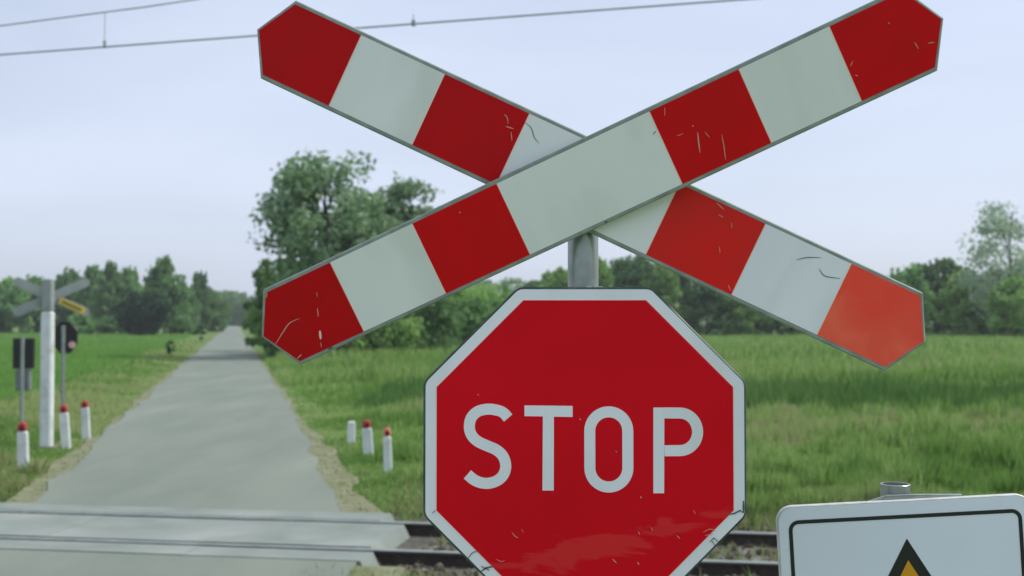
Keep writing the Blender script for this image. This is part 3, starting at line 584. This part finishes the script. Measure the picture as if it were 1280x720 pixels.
mb.plate([q(.14, .055), q(.60, .055), q(.60, -.055), q(.14, -.055)], -.004, .028, 0); mb.plate([q(.18, .02), q(.54, .02), q(.54, -.02), q(.18, -.02)], -.008, -.0045, 1)
mb.build('yellow_strip', [M['ylw'], M['olive']], t)
mb = MB(); mb.box((0, -.02, 0), (.12, .03, .2), ch=.004); mb.build('bracket', M['galv'], t)
# warning signal with round visor
t = thing('signal_post', 'thin grey signal post with black head right of the white mast', 'signal', (-8.13, 21.3, -.05), (0, 0, R(10)))
mb = MB(); mb.tube([(0, 0, -.1), (0, 0, 2.15)], .036, 12); mb.build('pole', M['galv'], t)
mb = MB(); mb.plate([(.235*math.cos(R(22.5+45*k))+.02, .31*math.sin(R(22.5+45*k))+1.93) for k in range(8)], .04, .07, ch=.006); mb.build('backboard', M['sigblack'], t)
mb = MB(); mb.box((.02, .14, 1.93), (.26, .14, .46), ch=.02); mb.build('housing', M['sigblack'], t)
mb = MB(); mb.tube([(.15, .035, 1.80), (.15, .01, 1.80)], .062, 16); mb.tube([(.15, .012, 1.885), (.15, -.02, 1.88)], .02, 8, 1); mb.build('pink_disc', [M['pink'], M['sigblack']], t)  # pinkish disc low on the black head, small dark stub above
# signal seen from behind at the left
t = thing('signal_cabinet', 'twin black signal panels on a thin pole at the far left', 'signal', (-8.66, 20.8, -.05), (0, 0, R(4)))
mb = MB(); mb.tube([(0, 0, -.1), (0, 0, 1.96)], .034, 12); mb.build('pole', M['backgrey'], t)
for sg in (-1, 1): mb = MB(); mb.box((sg*.10, .07, 1.66), (.165, .09, .54), ch=.012); mb.build('panel', M['sigblack'], t)
mb = MB(); mb.box((0, .07, 1.19), (.25, .12, .38), ch=.015); mb.build('box', M['greybox'], t)
# ------------------------------------------------------------ the near signs
k_ = .601/403
PY = 2.236
t = thing('sign_pole', 'round galvanised pole between the crossbuck and the stop sign', 'pole', (.1355, PY, 0))
mb = MB(); mb.tube([(0, 0, -.3), (0, 0, 1.2), (0, 0, 2.27), (0, 0, 2.49)], .0293, 40); mb.build('tube', M['galv'], t)
mb = MB(); mb.tube([(0, 0, -.06), (0, 0, .03)], [.16, .12], 20); mb.build('footing', M['sleeper'], t)
# stop sign
SX, SZ = .1355, 1.961
t = thing('stop_sign', 'large red octagonal STOP sign with worn lower edge on the pole', 'stop sign', (SX, 2.19, SZ))
octo = lambda r: [(r/math.cos(R(22.5))*math.cos(R(22.5+45*i)), r/math.cos(R(22.5))*math.sin(R(22.5+45*i))) for i in range(8)]
mb = MB(); mb.plate(rounded(octo(.3005), .012), 0, .010, 0, ch=.0025)
for i in range(8):    # folded lip round the back
    a, b = octo(.298)[i], octo(.298)[(i+1) % 8]; a2, b2 = octo(.285)[i], octo(.285)[(i+1) % 8]
    mb.add([(a[0], .010, a[1]), (b[0], .010, b[1]), (b[0], .014, b[1]), (a[0], .014, a[1]), (a2[0], .014, a2[1]), (b2[0], .014, b2[1])], [(0, 1, 2, 3), (3, 2, 5, 4)])
mb.build('plate', M['alu_dark'], t)
mb = MB(); mb.plate(rounded(octo(.2962), .009), -.0008, .0, 0)
def L_(cx, cy): return ((560+cx/3-731)*k_, -(480+cy/3-560.5)*k_)
def Q_(X_, Y_): return ((X_-731)*k_, -(Y_-560.5)*k_)
for pts, wpx, mi in [([(583, 700), (590, 690), (594, 688), (601, 688)], .9, 1), ([(602, 712), (608, 708), (618, 706)], 2.2, 1), ([(602, 706), (612, 711)], 1.3, 1), ([(930, 640), (924, 637), (916, 641), (908, 642)], 1.8, 1), ([(886, 676), (891, 671), (897, 676)], 1.2, 1), ([(893, 682), (889, 675)], 1, 1),
                     ([(930, 625), (929, 634), (931, 640)], 2.4, 1), ([(560, 676), (566, 680)], 1.0, 1), ([(868, 704), (873, 709)], 1.1, 1), ([(541, 640), (545, 637)], .9, 1)]:
    P = [Q_(*p) for p in pts]; P = [(min(.294, max(-.294, p[0])), p[1]) for p in P]; mb.ribbon(P, wpx*k_, -.0022, -.0008, 1, taper=True)
mb.build('border', [M['white_b'], M['scr_d']], t)
mb = MB(); mb.plate(octo(.2767), -.0014, -.0008, 0)
for pts, wpx in [([(640, 664), (644, 669), (648, 671)], 1.2), ([(652, 660), (654, 664)], .9), ([(797, 663), (799, 667)], 1.3), ([(813, 658), (815, 662)], 1), ([(800, 619), (801, 622)], 1.6), ([(878, 664), (886, 660), (893, 662)], .9), ([(880, 668), (890, 666)], .8), ([(765, 697), (770, 702)], 1.3), ([(796, 701), (798, 704)], 1.8), ([(845, 668), (849, 672)], 1.2), ([(769, 563), (771, 565)], 1.2), ([(724, 523), (726, 525)], 1.6), ([(597, 493), (599, 494)], 1.4), ([(866, 637), (868, 641)], 1.0), ([(620, 697), (626, 700), (631, 699)], .8)]:
    mb.ribbon(cr([Q_(*p) for p in pts], 4), wpx*.8*k_, -.0022, -.0014, 1, taper=True)
mb.ribbon(octo(.2763), .0014, -.0017, -.0008, 2, closed=True)
mb.build('face', [M['stop'], M['scr_l'], M['edge_line']], t)
SW = 41/3*k_; y0, y1 = -.0021, -.0014
mb = MB(); mb.ribbon([L_(*p) for p in cr([(226, 127), (206, 106), (180, 97), (148, 94), (112, 103), (88, 127), (81, 160), (89, 190), (111, 213), (146, 230), (182, 246), (207, 270), (217, 304), (210, 335), (190, 357), (160, 369), (130, 369), (100, 358), (74, 337)])], SW, y0, y1)
mb.build('letter', M['white_b'], t)
mb = MB()
P = [(287, 80), (467, 82), (467, 123), (397, 122), (396, 397), (354, 397), (356, 121), (287, 120)]; mb.plate([L_(*p) for p in P][::-1], y0, y1); mb.build('letter', M['white_b'], t)
mb = MB(); P = []
for k in range(20): a = math.pi*k/19; P.append((602+71*math.cos(a), 175-71*math.sin(a)))
for k in range(20): a = math.pi*k/19; P.append((602-71*math.cos(a), 313+71*math.sin(a)))
mb.ribbon([L_(*p) for p in P], SW, y0, y1, closed=True); mb.build('letter', M['white_b'], t)
mb = MB(); P = [(810, 108)]+[(868+66*math.cos(a), 178.5-70*math.sin(a)) for a in [math.pi/2-math.pi*k/22 for k in range(23)]]+[(810, 249)]
mb.plate([L_(*p) for p in [(769, 88), (810, 88), (808, 407), (768, 407)]][::-1], y0, y1); mb.ribbon([L_(*p) for p in P], SW, y0, y1); mb.build('letter', M['white_b'], t)
for zz in (.16, -.16):
    mb = MB(); mb.box((0, .019, zz), (.30, .008, .035), ch=.002)
    mb.tube([(.033*math.cos(R(a)), .046+.033*math.sin(R(a)), zz) for a in range(0, 361, 20)], .006, 6, cap=False); mb.tube([(.045, .03, zz), (.045, .075, zz)], .005, 8); mb.build('clamp', M['galv'], t)
# little burrs on the top lip
for a in (735, 738, 744, 749, 752): mb = MB(); mb.box(((a-731)*k_, .004, .3012), (.0035, .004, .0022)); mb.build('burr', M['alu_light'], t)
# near crossbuck arms
def rv(w_): v = Vector(w_); return Matrix.Rotation(v.length, 3, v.normalized())
m0, b0, hh_, e0, tp0, ho = .1545, .1747, .0727, .6442, .0449, .0803
bk = thing('crossbuck', 'large red and white striped crossbuck above the stop sign', 'crossbuck', (.1417, PY-.03, 2.452), group='railway crossbucks')
def arm(label, w_, pos, cols, scratches, tops):
    o_ = bpy.data.objects.new('arm', None)
    P = hexarm(e0, tp0, ho); mb = MB(); mb.plate(P, 0, .012, 0, ch=.0022)
    inn = inset(P, .0022)
    # returned flange along the long sides
    for s in (-1, 1): mb.box((0, .0165, s*(ho-.0015)), (2*e0, .009, .003))
    rm = Matrix.Translation(Vector(pos)-Vector((.1417, PY-.03, 2.452))) @ rv(w_).to_4x4()
    body = mb.build('arm', M['alu'], bk); body.matrix_local = rm; body['label'] = label
    face = hexarm(e0-.002, tp0-.003, hh_); edges = [-1, -m0-2*b0, -m0-b0, -m0, m0, m0+b0, m0+2*b0, 1]
    for i in range(7):
        c = clip(face, edges[i], edges[i+1]); mb = MB(); mb.plate(c, -.0007, 0, 0)
        for pts, wpx, tone in scratches.get(i, []): mb.ribbon(cr(pts, 5), wpx*k_, -.0014, -.0007, tone, taper=True)
        if 0 < i: x_ = edges[i]+(.0008 if i % 2 else -.0008); mb.ribbon([(x_, -hh_+.0006), (x_, hh_-.0006)], .0017, -.0011, -.0006, 4)
        s = mb.build('stripe', [M[cols[i]], M['scr_l'], M['scr_w'], M['scr_d'], M['edge_line']], body)
    for s in (-1, 1): mb = MB(); mb.box((s*.03, .015, 0), (.012, .008, .10), ch=.002); mb.build('stiffener', M['galv'], body)
    return rm
cf, sf = .909, .416
def onarm(w_, pos):   # measured wear marks: where a sight line meets the arm's face
    Rm = rv(w_); p0 = Vector(pos); cp, sp = math.cos(R(1.56)), math.sin(R(1.56))
    def f(X_, Y_):
        a, b = (X_-640)/1468, -(Y_-360)/1468; d = Vector((a, cp-b*sp, sp+b*cp)); o = Vector((0, 0, 2.2)); nrm = Rm @ Vector((0, 1, 0))
        q = o+d*((p0-o).dot(nrm)/d.dot(nrm)); l = Rm.transposed() @ (q-p0); return (l.x, l.z)
    return f
fl = onarm((.1539, -.4352, -.1071), (.1417, 2.155, 2.4504)); bl = onarm((.0671, .4411, -.0409), (.141, 2.185, 2.4536))
fs = {0: [([fl(*p) for p in [(344, 431), (354, 415), (362, 404), (374, 398)]], 1.3, 1), ([fl(*p) for p in [(400, 413), (401, 424)]], 3.0, 2), ([fl(*p) for p in [(396, 365), (397, 371)]], .8, 1), ([fl(*p) for p in [(397, 385), (398, 396)]], 1.2, 1), ([fl(*p) for p in [(401, 428), (402, 434)]], .9, 1), ([fl(*p) for p in [(334, 366), (333, 372)]], 1.2, 1), ([fl(*p) for p in [(372, 448), (377, 443)]], 1.4, 1), ([fl(*p) for p in [(410, 436), (416, 434)]], 2.5, 3)],
      3: [([fl(*p) for p in [(816, 168), (820, 164)]], 1, 3), ([fl(*p) for p in [(756, 278), (759, 277)]], 2.8, 3)],
      4: [([fl(*p) for p in [(872, 165), (873, 176), (875, 191)]], 1.6, 1), ([fl(*p) for p in [(902, 168), (905, 184), (907, 200)]], 1.0, 1), ([fl(*p) for p in [(831, 134), (831, 145)]], .8, 1), ([fl(*p) for p in [(846, 170), (854, 167)]], .8, 1), ([fl(*p) for p in [(881, 165), (887, 172)]], .8, 1), ([fl(*p) for p in [(865, 157), (867, 158)]], 1.6, 1)],
      1: [], 6: [([fl(*p) for p in [(1143, 53), (1148, 61)]], 1.0, 1), ([fl(*p) for p in [(1160, 54), (1168, 53)]], 1.2, 1), ([fl(*p) for p in [(1066, 76), (1063, 83)]], .8, 1), ([fl(*p) for p in [(1110, 28), (1112, 30)]], 1.2, 1), ([fl(*p) for p in [(1069, 94), (1072, 95)]], 1.3, 1)],
      2: [([fl(*p) for p in [(574, 265), (576, 266)]], 1.6, 1)]}
bs = {2: [([bl(*p) for p in [(630, 143), (634, 147), (635, 155)]], 1, 1), ([bl(*p) for p in [(632, 158), (642, 161)]], 1.3, 1), ([bl(*p) for p in [(639, 165), (640, 176)]], 1, 1)],
      3: [([bl(*p) for p in [(656, 153), (664, 160), (668, 172), (674, 179)]], 1.0, 3)],
      4: [([bl(*p) for p in [(896, 254), (905, 262)]], 1.2, 1), ([bl(*p) for p in [(898, 268), (904, 272)]], 1.0, 1), ([bl(*p) for p in [(914, 278), (915, 285)]], .8, 1), ([bl(*p) for p in [(899, 308), (900, 316)]], .9, 1), ([bl(*p) for p in [(910, 356), (913, 363)]], 1.0, 1)],
      5: [([bl(*p) for p in [(995, 325), (1008, 322), (1026, 322)]], 1.0, 3), ([bl(*p) for p in [(1024, 336), (1031, 345), (1050, 348)]], 1.1, 3)]}
arm('front arm rising to the right', (.1539, -.4352, -.1071), (.1417, 2.155, 2.4504), ['red_l', 'white', 'red_m', 'white', 'red_m', 'white', 'red_m'], fs, True)
arm('rear arm with faded orange lower right end', (.0671, .4411, -.0409), (.141, 2.185, 2.4536), ['red_l', 'white', 'red_l', 'white', 'red_r', 'white_b', 'red_o'], bs, True)
mb = MB(); mb.tube([(-.001, -.006, 0), (-.001, .06, 0)], .006, 10); mb.tube([(.033*math.cos(R(a)), .03+.033*math.sin(R(a)), 0) for a in range(0, 361, 20)], .006, 6, cap=False); mb.build('clamp', M['galv'], bk)
# warning plate at lower right
WY = 2.42; kk = WY/1468
t = thing('warning_sign', 'white rounded plate with black frame and yellow triangle at lower right', 'warning sign', ((1127.5-640)*kk, WY, 2.2-(624-400)*kk), (0, R(-3.0), 0))
W2 = 318/2*kk; HT = .50
mb = MB(); mb.plate(rrect(-W2, W2, -HT, 0, .032), 0, .012, 0, ch=.002); mb.build('plate', M['alu_light'], t)
mb = MB(); mb.plate(rrect(-W2+.003, W2-.003, -HT+.003, -.004, .030), -.0008, 0, 0); mb.build('face', M['white_new'], t)
mb = MB(); q = rrect(-W2+.0265, W2-.0265, -HT+.03, -.0335, .017); mb.ribbon(q, .0078, -.0016, -.0008, 0, closed=True); mb.build('frame_line', M['black'], t)
def tri(zt, side): return [(0, zt), (-side/2, zt-side*.866), (side/2, zt-side*.866)]
a0 = .001
mb = MB(); mb.plate([(x+a0, z) for x, z in tri(-.0785, .36)][::-1], -.0016, -.0008, 0); mb.plate([(x+a0, z) for x, z in tri(-.0785-.044, .36-.078)][::-1], -.0024, -.0016, 1); mb.build('triangle', [M['black'], M['yellow']], t)
t = thing('short_pole', 'open ended galvanised tube sticking up behind the white plate', 'pole', ((1115.5-640)*(WY+.06)/1468, WY+.052, 0))
zt = 2.2-(604-400)*(WY+.05)/1468
mb = MB(); n = 36; r1, r2 = .0305, .0262
for (ra, za, rb, zb) in ((r1, -.3, r1, zt-.001), (r1, zt-.001, r1-.001, zt), (r1-.001, zt, r2, zt), (r2, zt, r2, zt-.4)):
    P = [(ra*math.cos(2*math.pi*i/n), ra*math.sin(2*math.pi*i/n), za) for i in range(n)]+[(rb*math.cos(2*math.pi*i/n), rb*math.sin(2*math.pi*i/n), zb) for i in range(n)]
    mb.add(P, [(i, (i+1) % n, n+(i+1) % n, n+i) for i in range(n)], 0, True)
mb.build('tube', M['galv'], t)
mb = MB(); mb.plate([(-.105, zt-.043), (-.03, zt-.018), (.03, zt-.016), (.125, zt-.016), (.125, zt-.030), (.03, zt-.055), (-.105, zt-.056)], -.0385, -.0335, ch=.001)
mb.box((.085, -.02, zt-.026), (.08, .022, .012), ch=.003); mb.tube([(.0335*math.cos(R(a)), .0335*math.sin(R(a)), zt-.04) for a in range(0, 361, 15)], .004, 6, cap=False); mb.build('bracket', M['galv'], t)
